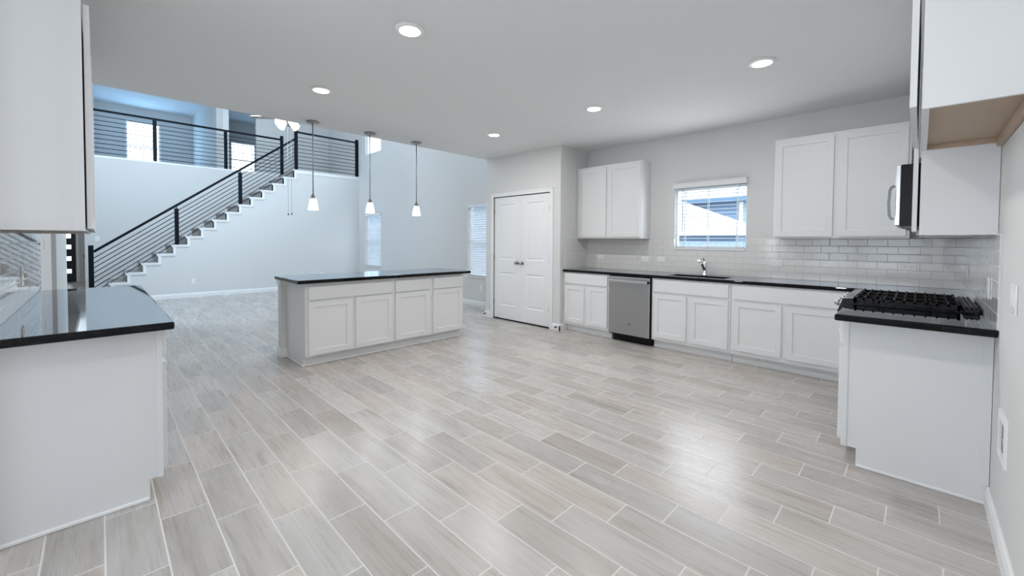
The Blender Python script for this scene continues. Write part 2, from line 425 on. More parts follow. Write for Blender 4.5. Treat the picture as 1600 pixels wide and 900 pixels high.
# ------------------------------------------------------------------ shell
struct(box(-4.2, 5.8, -0.5, 18.6, -0.1, 0.0).build('floor', 'floor'))
struct(box(-4.1, XS+T, YR-T, 5.40, HC, HC+0.25).build('ceiling', 'ceil'))
struct(box(XL-1.5, XLV+T+0.1, 5.40, 18.6, HL, HL+0.12).build('ceiling_living', 'ceil'))
struct(box(-1.9, XL-0.1, 5.40, 18.5, HC, HC+0.25).build('ceiling_hall', 'ceil'))
SW = (1.487, 2.358, 1.245, 2.03)           # sink window opening (y, z)
wall('wall_sink', map_yz(XS), (YR-T, YP+0.02), (0, HC), [SW], 0, T)
struct(box(-4.0, XS, YR-T, YR, 0, HC).build('wall_right', 'wall'))
# pantry block: front wall with a double-door opening, and its two returns
PD = (3.955, 5.205, -0.01, 2.07)
wall('wall_pantry', map_yz(XP), (YP, YPL), (0, HC), [PD], 0, 0.12)
struct(box(XP+0.12, XS, YP, YP+0.1, 0, HC).build('wall_pantry_near', 'wall'))
struct(box(XP+0.12, XS+T, YPL-0.1, YPL, 0, HC).build('wall_pantry_far', 'wall'))
struct(box(XP+0.55, XP+0.6, YP+0.1, YPL-0.1, 0, HC).build('wall_pantry_back', 'wall'))
# left wall: two lengths either side of a hall opening
struct(box(XL-T, XL, 2.70, 6.22, 0, HC).build('wall_left', 'wall'))
struct(box(XL-T, XL, 6.92, 9.0, 0, HC).build('wall_left_hall', 'wall'))
struct(box(XL-T, XL, 6.22, 6.92, 2.2, HC).build('wall_left_header', 'wall'))
struct(box(XL-1.3, XL-T, 6.92, 7.04, 0, HC).build('wall_closet_far', 'wall'))
struct(box(XL-1.3, XL-1.18, 6.1, 6.92, 0, HC).build('wall_closet_back', 'wall'))
struct(box(XL-1.3, XL-T, 6.1, 6.22, 0, HC).build('wall_closet_near', 'wall'))
UW = (6.9, 8.9, 3.6, 5.0)  # unseen opening added to go with the stair wall fill
wall('wall_left_upper', map_yz(XL), (5.40, YBK), (HC, HL), [UW], -T, 0)
struct(box(-1.75, XL-T, 8.88, 9.0, 0, HC).build('wall_hall_near', 'wall'))
struct(box(-1.75, -1.63, 9.0, 18.2, 0, HC).build('wall_hall_left', 'wall'))
struct(box(0.3, 0.42, YBK+0.1, 18.2, 0, HC).build('wall_hall_right', 'wall'))
# nook
NW = [(0.05, 1.15, 0.55, 2.25), (1.3, 2.4, 0.55, 2.25)]
wall('wall_nook', map_yz(-4.0), (YR-T, 2.82), (0, HC), NW, -T, 0)
NF = (-2.75, -0.75, 0.8, 2.25)  # unseen opening added for the lamp that lights the right wall
wall('wall_nook_far', map_xz(2.70), (-4.0, XL-T), (0, HC), [NF], 0, T)
# wall above the kitchen ceiling edge, facing the living room
struct(box(XL-T, XLV+T, 5.28, 5.40, HC+0.25, HL).build('wall_over_kitchen', 'wall'))
# living room right wall with windows
LW = [(10.465, 11.375, 0.60, 2.07), (5.80, 6.71, 0.60, 2.07)]
HW = [(10.465, 11.375, 3.765, 5.1), (8.10, 9.0, 3.765, 5.1), (5.80, 6.71, 3.765, 5.1)]
wall('wall_living', map_yz(XLV), (YPL, 18.5), (0, HL), LW+HW, 0, T)
# wall under the stair: saw-tooth top following the steps
def zk(k): return 0.02 + 0.1968*k
def xk(k): return 0.158 + 0.2516*(k-2)
poly = [(xk(1), 0.0)]
for k in range(1, 17):
    poly += [(xk(k), zk(k)-0.004)]
    poly += [(xk(k+1), zk(k)-0.004)] if k < 16 else [(XLV, zk(16)-0.004)]
poly.append((XLV, 0.0))
n = len(poly)
mb = MB()
mb.add([(x, YST, z) for x, z in poly] + [(x, YST+0.11, z) for x, z in poly],
       [tuple(range(n)), tuple(range(n, 2*n))] + [(i, (i+1) % n, (i+1) % n+n, i+n) for i in range(n)])
struct(mb.build('wall_stair', 'wall'))
struct(box(-0.222, XLV, YBK, YBK+0.1, 0, ZL-0.2).build('wall_behind_stair', 'wall'))
# loft
struct(box(-0.222, XLV, YBK, 18.4, ZL-0.2, ZL).build('floor_loft', 'stairwood'))
struct(box(3.66, XLV, YST+0.11, YBK, ZL-0.2, ZL).build('floor_landing', 'stairwood'))
LFW = (0.655, 1.525, 3.60, 5.19)
SFW = (3.40, 4.20, 3.60, 4.88)
wall('wall_loft_far', map_xz(18.3), (-1.9, 2.37), (0, HL), [LFW, (-1.42, -0.50, -0.01, 2.10), (-0.43, 0.28, -0.01, 2.05)], 0, T)
struct(box(-0.17, -0.05, YBK, 18.3, ZL, HL).build('wall_loft_left', 'wall'))
struct(box(2.37, 2.49, 14.06, 18.3, ZL, HL).build('wall_loft_right', 'wall'))
wall('wall_loft_hall', map_xz(14.06), (2.49, XLV), (ZL, HL), [(2.66, 3.345, ZL-0.01, 5.58)], 0, 0.12)
wall('wall_study_far', map_xz(17.7), (2.49, XLV), (ZL, HL), [SFW], 0, T)
struct(box(2.52, 2.66, 14.035, 14.06, ZL, HL).build('trim_1', 'trim'))
# door casing trim beside the loft opening
# white cap along the loft edge and landing edge
struct(box(-0.222, 3.70, YBK-0.008, YBK+0.11, ZL-0.025, ZL+0.02).build('trim_2', 'trim', bevel=0.004))
struct(box(-0.222, 3.70, YBK-0.002, YBK, ZL-0.20, ZL-0.025).build('trim_3', 'wall'))
struct(box(3.66, XLV, YST-0.025, YST+0.115, ZL-0.004, ZL+0.02).build('trim_4', 'trim', bevel=0.004))
struct(box(3.70, XLV, YST-0.014, YST, ZL-0.075, ZL-0.004).build('trim_5', 'trim', bevel=0.003))

# baseboards
def baseboard(name, mp, u0, u1, h=0.10):
    prof = [(0.0, 0.0), (0.016, 0.0), (0.016, h*0.72), (0.011, h*0.86), (0.011, h*0.93), (0.005, h), (0.0, h)]
    return struct(MB().prism(mp, prof, u0, u1).build(name, 'trim'))
baseboard('baseboard_stair', lambda u, d, z: (u, YST-d, z), xk(1), XLV)
baseboard('baseboard_living', lambda u, d, z: (XLV-d, u, z), YPL, YST)
baseboard('baseboard_right', lambda u, d, z: (u, YR+d, z), -3.9, 3.155)
baseboard('baseboard_pantry_near', lambda u, d, z: (XP-d, u, z), YP-0.016, 3.895)
baseboard('baseboard_pantry_far', lambda u, d, z: (XP-d, u, z), 5.265, YPL+0.016)
baseboard('baseboard_pantry_side', lambda u, d, z: (u, YP-d, z), XP-0.016, 4.96)
baseboard('baseboard_behind_stair', lambda u, d, z: (u, YBK-d, z), -0.222, 0.1)
# skirt board climbing the wall behind the stair
mb = MB()
a, b2 = (xk(1)-0.05, 0.12), (xk(16), zk(16)+0.10)
mb.add([(x, YBK-0.014+w, z) for w in (0, 0.014) for x, z in ((a[0], 0.0), (b2[0], zk(16)-0.2), (b2[0], min(b2[1], ZL)), (a[0], a[1]+0.12))],
       [(0,1,2,3), (7,6,5,4), (0,4,5,1), (1,5,6,2), (2,6,7,3), (3,7,4,0)])
struct(mb.build('trim_6', 'trim'))

# tiled backsplashes
TZ0, TZ1 = CT, 1.372
mb = MB().grid([YR+0.008, SW[0]-0.0, SW[1]+0.0, YP], [TZ0, SW[2]-0.02, TZ1+0.002], lambda u, v: SW[0] < u < SW[1] and v > SW[2]-0.02, -0.008, 0.0, map_yz(XS))
struct(mb.build('trim_7', 'tileS', weld=True))
struct(box(XP+0.10, XS-0.008, YP-0.008, YP, TZ0, TZ1+0.002).build('trim_8', 'tileR'))
struct(box(3.02, XS, YR, YR+0.008, TZ0, TZ1+0.004).build('trim_9', 'tileR'))
struct(box(XL, XL+0.008, 2.62, 5.04, TZ0, TZ1+0.004).build('trim_10', 'tileL'))

# ------------------------------------------------------------------ windows and blinds
def window(idx, mp, u0, u1, z0, z1, depth, mullion=True, sill=True, m='vinyl'):
    # mp(u, d, z): d = distance from the room face into the wall
    fr = MB(); w = 0.02 if idx == 1 else 0.045; d0, d1 = depth*0.45, depth*0.9
    fr.mbox(mp, u0, u0+w, d0, d1, z0, z1).mbox(mp, u1-w, u1, d0, d1, z0, z1)
    fr.mbox(mp, u0+w, u1-w, d0, d1, z0, z0+w).mbox(mp, u0+w, u1-w, d0, d1, z1-w, z1)
    o = struct(fr.build('window_%d' % idx, m, bevel=0.003))
    if mullion:
        zm = (z0+z1)/2
        MB().mbox(mp, u0+w, u1-w, d0+0.01, d1-0.01, zm-0.022, zm+0.022).build('meeting_rail', m, o)
    dm = (d0+d1)/2
    MB().mbox(mp, u0+w, u1-w, dm-0.003, dm+0.003, z0+w, z1-w).build('glass_pane', 'glass', o)
    if sill:
        MB().mbox(mp, u0-0.03, u1+0.03, -0.03, d0, z0-0.022, z0).build('window_sill', 'trim', o, bevel=0.004)
    return o
def blind(mp, u0, u1, z0, z1, tilt, pitch, label, d=0.025, wand=None, val_over=0.0, group=None, slat_w=0.05):
    base = mp((u0+u1)/2, d, z0)
    t = thing('window_blind', base, label, 'blind', group)
    MB().mbox(mp, u0-val_over, u1+val_over, d-0.045, d+0.03, z1-0.055, z1+0.018).mbox(mp, u0-val_over-0.004, u1+val_over+0.004, d-0.052, d+0.03, z1+0.006, z1+0.018).build('valance', 'blind', t, bevel=0.004)
    sl = MB(); z = z0+0.035; n = 0
    c, s = math.cos(tilt)*slat_w/2, math.sin(tilt)*slat_w/2
    while z < z1-0.06:
        th = 0.0014
        vs = []
        for u in (u0+0.006, u1-0.006):
            for dd, dz in ((-c, -s), (0, 0.003), (c, s)):
                vs.append(mp(u, d+dd, z+dz-th)); vs.append(mp(u, d+dd, z+dz+th))
        sl.add(vs, [(1,3,9,7), (3,5,11,9), (6,8,2,0), (8,10,4,2), (0,1,7,6), (5,4,10,11), (0,2,3,1), (2,4,5,3), (7,9,8,6), (9,11,10,8)])
        z += pitch; n += 1
    sl.build('slats', 'blind', t)
    MB().mbox(mp, u0+0.004, u1-0.004, d-0.022, d+0.022, z0+0.006, z0+0.024).build('bottom_rail', 'blind', t, bevel=0.003)
    cd = MB()
    us = [u0+(u1-u0)*f for f in ((0.1, 0.5, 0.84) if u1-u0 > 0.7 else (0.15, 0.85))]
    for u in us:
        for dd in (-0.024, 0.024):
            cd.mbox(mp, u-0.004, u+0.004, d+dd-0.001, d+dd+0.001, z0+0.02, z1-0.05)
    cd.build('ladder_cords', 'blind', t)
    if wand is not None:
        MB().tube([mp(wand, d-0.035, z1-0.06), mp(wand, d-0.035, z0+0.06+0.16)], 0.004, 8).build('tilt_wand', 'slot', t)
    return t
mS = lambda u, d, z: (XS+d, u, z)
window(1, mS, SW[0], SW[1], SW[2], SW[3], T, mullion=False, sill=False)
struct(MB().mbox(mS, SW[0]-0.0, SW[1]+0.0, -0.02, 0.05, SW[2]-0.02, SW[2]).build('trim_11', 'trim', bevel=0.003))
blind(mS, SW[0]+0.012, SW[1]-0.012, SW[2]+0.004, SW[3]+0.058, 0.0, 0.046, 'open white slatted blind over the kitchen sink window', d=-0.012, wand=2.235, val_over=0.02)
mL = lambda u, d, z: (XLV+d, u, z)
for i, (a, b2, c, d) in enumerate(LW):
    window(2+i, mL, a, b2, c, d, T)
blind(mL, LW[0][0]+0.01, LW[0][1]-0.01, LW[0][2]+0.004, LW[0][3], 0.80, 0.0475, 'tilted white blind on the living room window right of the staircase')
blind(mL, LW[1][0]+0.01, LW[1][1]-0.01, LW[1][2]+0.004, LW[1][3], 0.80, 0.0475, 'tilted white blind on the living room window beside the pantry', val_over=0.015)
for i, (a, b2, c, d) in enumerate(HW):
    window(4+i, mL, a, b2, c, d, T, sill=False)
mF = lambda u, d, z: (u, 18.3+d, z)
window(7, mF, *LFW, T)
blind(mF, LFW[0]+0.01, LFW[1]-0.01, LFW[2], LFW[3], 0.05, 0.05, 'open white blind on the loft window behind the railing')
mF2 = lambda u, d, z: (u, 17.7+d, z)
window(8, mF2, *SFW, T)
blind(mF2, SFW[0]+0.01, SFW[1]-0.01, SFW[2], SFW[3], 0.05, 0.05, 'open white blind on the upper window seen through the loft doorway')
window(11, lambda u, d, z: (XL-d, u, z), *UW, T)  # added unseen upper window, paired with the stair wall fill
window(12, lambda u, d, z: (u, 2.70+d, z), *NF, T)  # added unseen nook window, paired with the right wall lamp
mN = lambda u, d, z: (-4.0-d, u, z)
for i, (a, b2, c, d) in enumerate(NW):
    window(9+i, mN, a, b2, c, d, T)

# ------------------------------------------------------------------ doors
# pantry double door
mP = lambda u, d, z: (XP-d, u, z)
c = MB(); prof_w = 0.06
for (u0, u1, z0, z1) in ((3.895, 3.955, 0, 2.13), (5.205, 5.265, 0, 2.13), (3.955, 5.205, 2.07, 2.13)):
    c.mbox(mP, u0, u1, -0.12, 0.014, z0, z1)
c.mbox(mP, 3.895, 3.915, 0.014, 0.020, 0, 2.13).mbox(mP, 5.245, 5.265, 0.014, 0.020, 0, 2.13).mbox(mP, 3.895, 5.265, 0.014, 0.020, 2.11, 2.13)
d1 = struct(c.build('door_1', 'trim', bevel=0.003))
def panel_leaf(mp, u0, u1, z0, z1, d0, panels, name, parent, m='door'):
    # leaf with recessed moulded panels
    us = sorted({u0, u1, *[p[0] for p in panels], *[p[1] for p in panels]}); zs = sorted({z0, z1, *[p[2] for p in panels], *[p[3] for p in panels]})
    inside = lambda u, z: any(a < u < b and c2 < z < d2 for a, b, c2, d2 in panels)
    g = MB()
    for i in range(len(us)-1):
        for j in range(len(zs)-1):
            if inside((us[i]+us[i+1])/2, (zs[j]+zs[j+1])/2): continue
            g.add([mp(us[i], d0, zs[j]), mp(us[i+1], d0, zs[j]), mp(us[i+1], d0, zs[j+1]), mp(us[i], d0, zs[j+1])], [(0, 1, 2, 3)])
    for a, b, c2, d2 in panels:
        rings = [(0, 0), (0.012, -0.010), (0.024, -0.010), (0.042, -0.003)]
        prev = None; o = len(g.v)
        for ins, dep in rings:
            g.add([mp(a+ins, d0+dep, c2+ins), mp(b-ins, d0+dep, c2+ins), mp(b-ins, d0+dep, d2-ins), mp(a+ins, d0+dep, d2-ins)], [])
        for r_ in range(3):
            for k in range(4):
                j = (k+1) % 4; g.f.append([o+r_*4+k, o+r_*4+j, o+r_*4+4+j, o+r_*4+4+k]); g.sm.append(False)
        g.f.append([o+12, o+13, o+14, o+15]); g.sm.append(False)
    th = 0.035
    # sides and back
    pts = [(u0, z0), (u1, z0), (u1, z1), (u0, z1)]
    for k in range(4):
        p, q = pts[k], pts[(k+1) % 4]
        g.add([mp(p[0], d0, p[1]), mp(q[0], d0, q[1]), mp(q[0], d0-th, q[1]), mp(p[0], d0-th, p[1])], [(0, 1, 2, 3)])
    g.add([mp(p[0], d0-th, p[1]) for p in pts], [(3, 2, 1, 0)])
    return g.build(name, m, parent, weld=True)
SEAM = 4.580
for u0, u1, kn, hz in ((3.960, SEAM-0.0015, 4.535, 3.960), (SEAM+0.0015, 5.200, 4.648, 5.200)):
    st = 0.125
    lf = panel_leaf(mP, u0, u1, 0.022, 2.058, -0.012, [(u0+st, u1-st, 0.245, 0.80), (u0+st, u1-st, 1.02, 1.94)], 'door_leaf', d1)
    k = MB()
    k.tube([mP(kn, -0.012, 0.97), mP(kn, -0.004, 0.97)], [0.028, 0.026], 20).tube([mP(kn, -0.004, 0.97), mP(kn, 0.03, 0.97)], 0.009, 12)
    k.tube([mP(kn, 0.022, 0.97), mP(kn, 0.028, 0.97), mP(kn, 0.038, 0.97), mP(kn, 0.048, 0.97), mP(kn, 0.052, 0.97)], [0.012, 0.022, 0.026, 0.022, 0.012], 20)
    k.build('door_knob', 'nickel', lf)
    for zz in (0.30, 1.05, 1.83):
        MB().tube([mP(hz, 0.002, zz-0.045), mP(hz, 0.002, zz+0.045)], 0.007, 10).build('hinge', 'nickel', lf)
# black strip painting the shade in the gap under the doors
struct(box(XP-0.0, XP+0.10, 3.96, 5.20, 0.0, 0.004).build('door_gap_shade', 'dark'))
# front door
mD = lambda u, d, z: (u, 18.3-d, z)
c = MB()
for (u0, u1, z0, z1) in ((-1.50, -1.42, 0, 2.18), (-0.50, -0.43, 0, 2.18), (-1.42, -0.50, 2.10, 2.18)): c.mbox(mD, u0, u1, -0.12, 0.015, z0, z1)
d2 = struct(c.build('door_2', 'trim'))
lites = [(-0.70, -0.60, z-0.062, z+0.062) for z in (0.33, 0.715, 1.07, 1.40, 1.75)]
ul = sorted({-1.42, -0.50, -0.70, -0.60}); zl = sorted({0.0, 2.10} | {a for l in lites for a in l[2:]})
lf = MB().grid(ul, zl, lambda u, v: any(a < u < b and e < v < f for a, b, e, f in lites), 0.02, 0.065, lambda u, v, w: (u, 18.3+w, v)).build('door_leaf', 'fdoor', d2, weld=True)
for l in lites:
    box(l[0], l[1], 18.335, 18.341, l[2], l[3]).build('glass_lite', 'glass', lf)
# grey door next to it
c = MB()
for (u0, u1, z0, z1) in ((0.28, 0.30, 0, 2.05), (-0.43, 0.30, 2.05, 2.12)): c.mbox(mD, u0, u1, -0.12, 0.015, z0, z1)
d3 = struct(c.build('door_3', 'trim'))
lf = panel_leaf(mD, -0.43, 0.28, 0.0, 2.05, -0.01, [(-0.345, 0.20, 0.2, 0.85), (-0.345, 0.20, 1.0, 1.92)], 'door_leaf', d3, 'gdoor')
k = MB(); k.tube([mD(-0.325, -0.01, 0.79), mD(-0.325, 0.03, 0.79), mD(-0.325, 0.045, 0.79), mD(-0.325, 0.06, 0.79)], [0.012, 0.022, 0.034, 0.02], 16)
k.build('door_knob', 'nickel', lf)

# ------------------------------------------------------------------ staircase and railings
t = thing('staircase', (1.9, 12.4, 0), 'straight staircase with grey brown steps and white trimmed step ends', 'staircase')
for k in range(1, 17):
    x0, x1 = xk(k), (xk(k+1)+0.02 if k < 16 else xk(17)-0.2)
    s_ = MB(); s_.box(x0-0.025, x1, YST+0.11, YBK-0.014, zk(k)-0.035, zk(k))
    s_.box(x0, x0+0.02, YST+0.11, YBK-0.014, zk(k-1), zk(k)-0.035)
    s_.build('step', 'stairwood', t)
    e_ = MB()
    if k < 16: e_.box(x0-0.03, xk(k+1)+0.048, YST-0.03, YST+0.115, zk(k)-0.03, zk(k))
    if k < 16: e_.box(x0-0.02, xk(k+1)+0.046, YST-0.02, YST, zk(k)-0.055, zk(k)-0.03)
    e_.box(x0, x0+0.05, YST-0.018, YST+0.112, max(zk(k-1), 0.0), zk(k)-0.03)
    e_.build('step_end_trim', 'trim', t)
def rods(parent, p, q, offs, r=0.0075):
    for o_ in offs:
        MB().tube([(p[0], p[1], p[2]+o_), (q[0], q[1], q[2]+o_)], r, 8).build('rod', 'rail', parent)
def post(parent, x, y, z0, z1, w=0.072, plate=True):
    MB().box(x-w/2, x+w/2, y-w/2, y+w/2, z0, z1).build('post', 'rail', parent, bevel=0.004)
YR1 = YST+0.045
t = thing('stair_railing', (1.9, YR1, 0), 'black metal rod railing sloping up along the staircase', 'railing')
def zr(x): return 1.06 + 0.7745*(x+0.08)
post(t, -0.117, YR1, 0.0, 1.19, 0.078)
for px_, zb in ((1.24, zk(6)), (2.465, zk(11))):
    post(t, px_, YR1, zb, zr(px_)-0.07)
    MB().tube([(px_, YR1, zr(px_)-0.08), (px_, YR1, zr(px_)-0.01)], 0.009, 8).build('bracket', 'rail', t)
post(t, 3.745, YR1, ZL+0.02, 4.26)
MB().bar((-0.08, YR1, zr(-0.08)), (3.71, YR1, zr(3.71)), 0.05, 0.05).build('handrail', 'rail', t, bevel=0.004)
rods(t, (-0.08, YR1, zr(-0.08)), (3.71, YR1, zr(3.71)), [-0.13-0.099*i for i in range(7)])
rods(t, (0.0, YR1, zr(0.0)), (3.66, YR1, zr(3.66)), [-0.13-0.099*7])
t = thing('landing_railing', (4.6, YR1, ZL), 'short black metal rod railing along the landing at the stair top', 'railing')
MB().bar((3.78, YR1, 4.195), (5.41, YR1, 4.195), 0.05, 0.042).build('handrail', 'rail', t, bevel=0.004)
post(t, 5.405, YR1, ZL+0.02, 4.275)
rods(t, (3.78, YR1, 4.195), (5.37, YR1, 4.195), [-0.13-0.1*i for i in range(9)])
YR2 = YBK+0.045
t = thing('loft_railing', (1.9, YR2, ZL), 'long level black metal rod railing along the loft edge', 'railing')
MB().bar((-0.20, YR2, 4.20), (3.73, YR2, 4.20), 0.05, 0.045).build('handrail', 'rail', t, bevel=0.004)
for px_ in (0.985, 2.405): post(t, px_, YR2, ZL+0.02, 4.165)
post(t, 3.757, YR2, ZL+0.02, 4.305)
rods(t, (-0.20, YR2, 4.20), (3.73, YR2, 4.20), [-0.125-0.1015*i for i in range(9)])

# ------------------------------------------------------------------ cabinets
def base_cabinet(name, mp, u0, u1, face, toe, label, group, doors, drawers, left_end=False, right_end=False, back=0.003, zt=0.876, dwr_th=0.02):
    loc = mp((u0+u1)/2, face/2, 0)
    t = thing(name, loc, label, 'cabinet', group)
    body = [(back, 0.0), (toe, 0.0), (toe, 0.105), (face, 0.105), (face, zt), (back, zt)]
    MB().prism(mp, body, u0, u1).build('body', 'cab', t)
    for a, b2, c_, d_ in drawers:
        MB().mbox(mp, a, b2, face, face+dwr_th, c_, d_).build('drawer_front', 'cab', t, bevel=0.003)
    for a, b2, c_, d_ in doors:
        MB().shaker(mp, a, b2, c_, d_, face).build('door', 'cab', t)
    return t
def wall_cabinet(name, mp, u0, u1, z0, z1, face, label, group, doors, back=0.002, under='birch', gap=0.0, doorth=0.02, lip=0.02):
    t = thing(name, mp((u0+u1)/2, face/2, z0), label, 'cabinet', group)
    b = MB()
    e = 0.016
    # box open at the bottom recess: shell then recessed underside
    b.mbox(mp, u0, u1, back, face, z0+lip, z1)
    b.mbox(mp, u0, u0+e, back, face, z0, z0+lip).mbox(mp, u1-e, u1, back, face, z0, z0+lip).mbox(mp, u0+e, u1-e, face-0.02, face, z0, z0+lip)
    b.build('body', 'cab', t)
    un = MB(); un.mbox(mp, u0+e, u1-e, back, face-0.02, z0+lip-0.003, z0+lip)
    un.build('underside', under, t)
    for a, b2, c_, d_ in doors:
        MB().shaker(mp, a, b2, c_, d_, face+gap, doorth).build('door', 'cab', t)
    return t
mK = lambda u, d, z: (XS-d, u, z)            # sink run
mR = lambda u, d, z: (u, YR+d, z)            # right run
mW = lambda u, d, z: (XL+d, u, z)            # left run
G1 = 'base cabinets along the sink wall'
base_cabinet('base_cabinet', mK, 2.982, YP-0.004, 0.60, 0.524, 'white two door base cabinet between pantry wall and dishwasher', G1,
             [(3.388, 3.728, 0.140, 0.682), (3.008, 3.331, 0.145, 0.690)], [(3.008, 3.730, 0.713, 0.858)])
base_cabinet('sink_base_cabinet', mK, 1.462, 2.372, 0.60, 0.524, 'white two door cabinet below the sink right of dishwasher', G1,
             [(1.940, 2.345, 0.142, 0.684), (1.484, 1.897, 0.142, 0.684)], [(1.484, 2.347, 0.710, 0.855)])
base_cabinet('base_cabinet', mK, 0.33, 1.458, 0.60, 0.524, 'white corner base cabinet with one wide drawer front, right of the sink cabinet', G1,
             [(0.983, 1.435, 0.150, 0.684), (0.40, 0.946, 0.150, 0.684)], [(0.40, 1.438, 0.708, 0.857)])
t = base_cabinet('base_cabinet', mR, 3.165, 3.598, 0.592, 0.52, 'narrow white base cabinet with plain side panel left of the range, near the camera', None,
             [(3.19, 3.575, 0.135, 0.690)], [(3.19, 3.575, 0.715, 0.858)])
MB().box(3.150, 3.165, YR+0.004, YR+0.52, 0, 0.018).build('shoe_moulding', 'trim', t, bevel=0.006)
MB().box(3.158, 3.165, YR+0.002, YR+0.035, 0.10, 0.876).build('scribe_strip', 'cab', t)
MB().box(3.158, 3.165, YR+0.565, YR+0.592, 0.105, 0.876).build('face_stile', 'cab', t)
base_cabinet('corner_filler_cabinet', mR, 4.365, 4.862, 0.592, 0.52, 'white base cabinet in the corner behind the range', None,
             [(4.385, 4.80, 0.135, 0.690)], [(4.385, 4.80, 0.715, 0.858)])
G3 = 'base cabinets along the left wall'
ys = [2.748, 3.47, 4.19, 4.91]
lab3 = ['white base cabinet with plain grey-white side panel at the near left', 'middle white base cabinet of the left wall counter, hidden behind the near one', 'far white base cabinet at the end of the left wall counter']
for i in range(3):
    a, b2 = ys[i]+0.001, ys[i+1]-0.001
    t = base_cabinet('base_cabinet', mW, a, b2, 0.562, 0.508, lab3[i], G3,
                 [(a+0.02, b2-0.02, 0.135, 0.69)], [(a+0.02, b2-0.02, 0.715, 0.858)])
    if i == 0:
        MB().box(XL+0.002, XL+0.508, 2.735, 2.749, 0, 0.02).build('shoe_moulding', 'trim', t, bevel=0.006)
        MB().box(XL+0.540, XL+0.562, 2.742, 2.749, 0.105, 0.876).build('face_stile', 'cab', t)

# wall cabinets
G4 = 'wall cabinets on the sink wall'
wall_cabinet('wall_cabinet', mK, 2.705, YP-0.003, 1.372, 2.438, 0.275, 'white two door wall cabinet left of the kitchen window', G4,
             [(3.247, 3.725, 1.393, 2.408), (2.716, 3.210, 1.393, 2.408)])
wall_cabinet('wall_cabinet', mK, 0.075, 1.145, 1.372, 2.438, 0.275, 'white two door wall cabinet right of the kitchen window', G4,
             [(0.633, 1.130, 1.392, 2.408), (0.098, 0.585, 1.392, 2.408)])
G5 = 'wall cabinets on the right wall'
wall_cabinet('wall_cabinet', mR, 3.160, 3.598, 1.372, 2.438, 0.282, 'tall narrow white wall cabinet between microwave and the cabinet above the fridge space', G5,
             [(3.175, 3.585, 1.392, 2.415)], gap=0.010)
wall_cabinet('wall_cabinet', mR, 4.364, 5.21, 1.372, 2.438, 0.282, 'white wall cabinet in the corner beyond the microwave', G5,
             [(4.385, 4.80, 1.392, 2.415)])
wall_cabinet('wall_cabinet', mR, 3.602, 4.360, 1.84, 2.438, 0.282, 'short white wall cabinet directly above the microwave', G5,
             [(3.615, 3.975, 1.86, 2.415), (3.985, 4.35, 1.86, 2.415)])
t = wall_cabinet('fridge_cabinet', mR, 2.170, 3.156, 1.826, 2.438, 0.282, 'bright white wall cabinet with brown wood underside, top right above the fridge space', 'wall cabinets on the right wall' if False else None,
             [(2.185, 2.655, 1.842, 2.42), (2.665, 3.14, 1.842, 2.42)], gap=0.014, lip=0.028)
MB().box(3.128, 3.140, YR+0.01, YR+0.26, 1.826, 1.855).box(2.19, 3.128, YR+0.003, YR+0.02, 1.806, 1.855).build('mounting_rail', 'birch', t)
G6 = 'wall cabinets on the left wall'
lab6 = ['white wall cabinet with plain side panel at the upper left, nearest the camera', 'middle white wall cabinet of the left wall row', 'far white wall cabinet at the end of the left wall row']
ys2 = [2.748, 3.38, 4.01, 4.64]
for i in range(3):
    a, b2 = ys2[i]+0.001, ys2[i+1]-0.001
    t = wall_cabinet('wall_cabinet', mW, a, b2, 1.362, 2.438, 0.299, lab6[i], G6, [(a+0.008, b2-0.008, 1.372, 2.405)], gap=0.006)
    if i == 0: MB().box(XL+0.262, XL+0.299, 2.741, 2.749, 1.362, 2.438).build('face_stile', 'cab', t)

# countertops
def counter(name, us, vs, empty, label, group=None, z0=0.876, z1=CT):
    o = MB().grid(us, vs, empty, z0, z1, lambda u, v, w: (u, v, w)).build(name, 'granite', bevel=0.009, seg=3, weld=True)
    return tag(o, label, 'countertop', group)
SK = (4.955, 5.245, 1.562, 2.225)
XCF, YRF = 4.862, 0.352
counter('countertop', [4.364, XCF, SK[0], SK[1], XS-0.001], [YR+0.001, YRF, SK[2], SK[3], YP-0.001],
        lambda u, v: (u < XCF and v > YRF) or (SK[0] < u < SK[1] and SK[2] < v < SK[3]),
        'long black granite countertop along the sink wall with sink cut-out')
counter('countertop', [3.015, 3.597], [YR+0.001, YRF-0.005], lambda u, v: False, 'small black granite countertop left of the range on the near right cabinet')
counter('countertop', [XL+0.001, 0.262], [2.625, 4.93], lambda u, v: False, 'black granite countertop on the left wall cabinets with mirror-like reflections')
counter('countertop', [1.400, 3.645], [4.415, 5.19], lambda u, v: False, 'black granite countertop on the kitchen island')

# island
mI = lambda u, d, z: (u, 5.065-d, z)
t = base_cabinet('kitchen_island', mI, 1.490, 3.553, 0.585, 0.516, 'white kitchen island with four shaker doors and three drawer fronts', None,
    [(1.519, 1.978, 0.120, 0.682), (2.022, 2.474, 0.118, 0.688), (2.516, 2.995, 0.120, 0.689), (3.055, 3.529, 0.121, 0.687)],
    [(1.521, 2.474, 0.702, 0.838), (2.516, 3.011, 0.702, 0.840), (3.058, 3.529, 0.702, 0.844)])
t['category'] = 'island'
MB().box(1.432, 3.60, 5.066, 5.172, 0, 0.872).build('knee_wall', 'wall', t)
MB().box(1.418, 1.432, 5.053, 5.185, 0.0, 0.10).box(1.432, 1.489, 5.053, 5.066, 0.0, 0.10).box(1.432, 3.60, 5.172, 5.185, 0.0, 0.10).build('baseboard', 'trim', t, bevel=0.004)
MB().box(1.420, 1.432, 5.056, 5.182, 0.825, 0.872).box(1.432, 1.489, 5.056, 5.066, 0.825, 0.872).build('cap_moulding', 'trim', t, bevel=0.004)
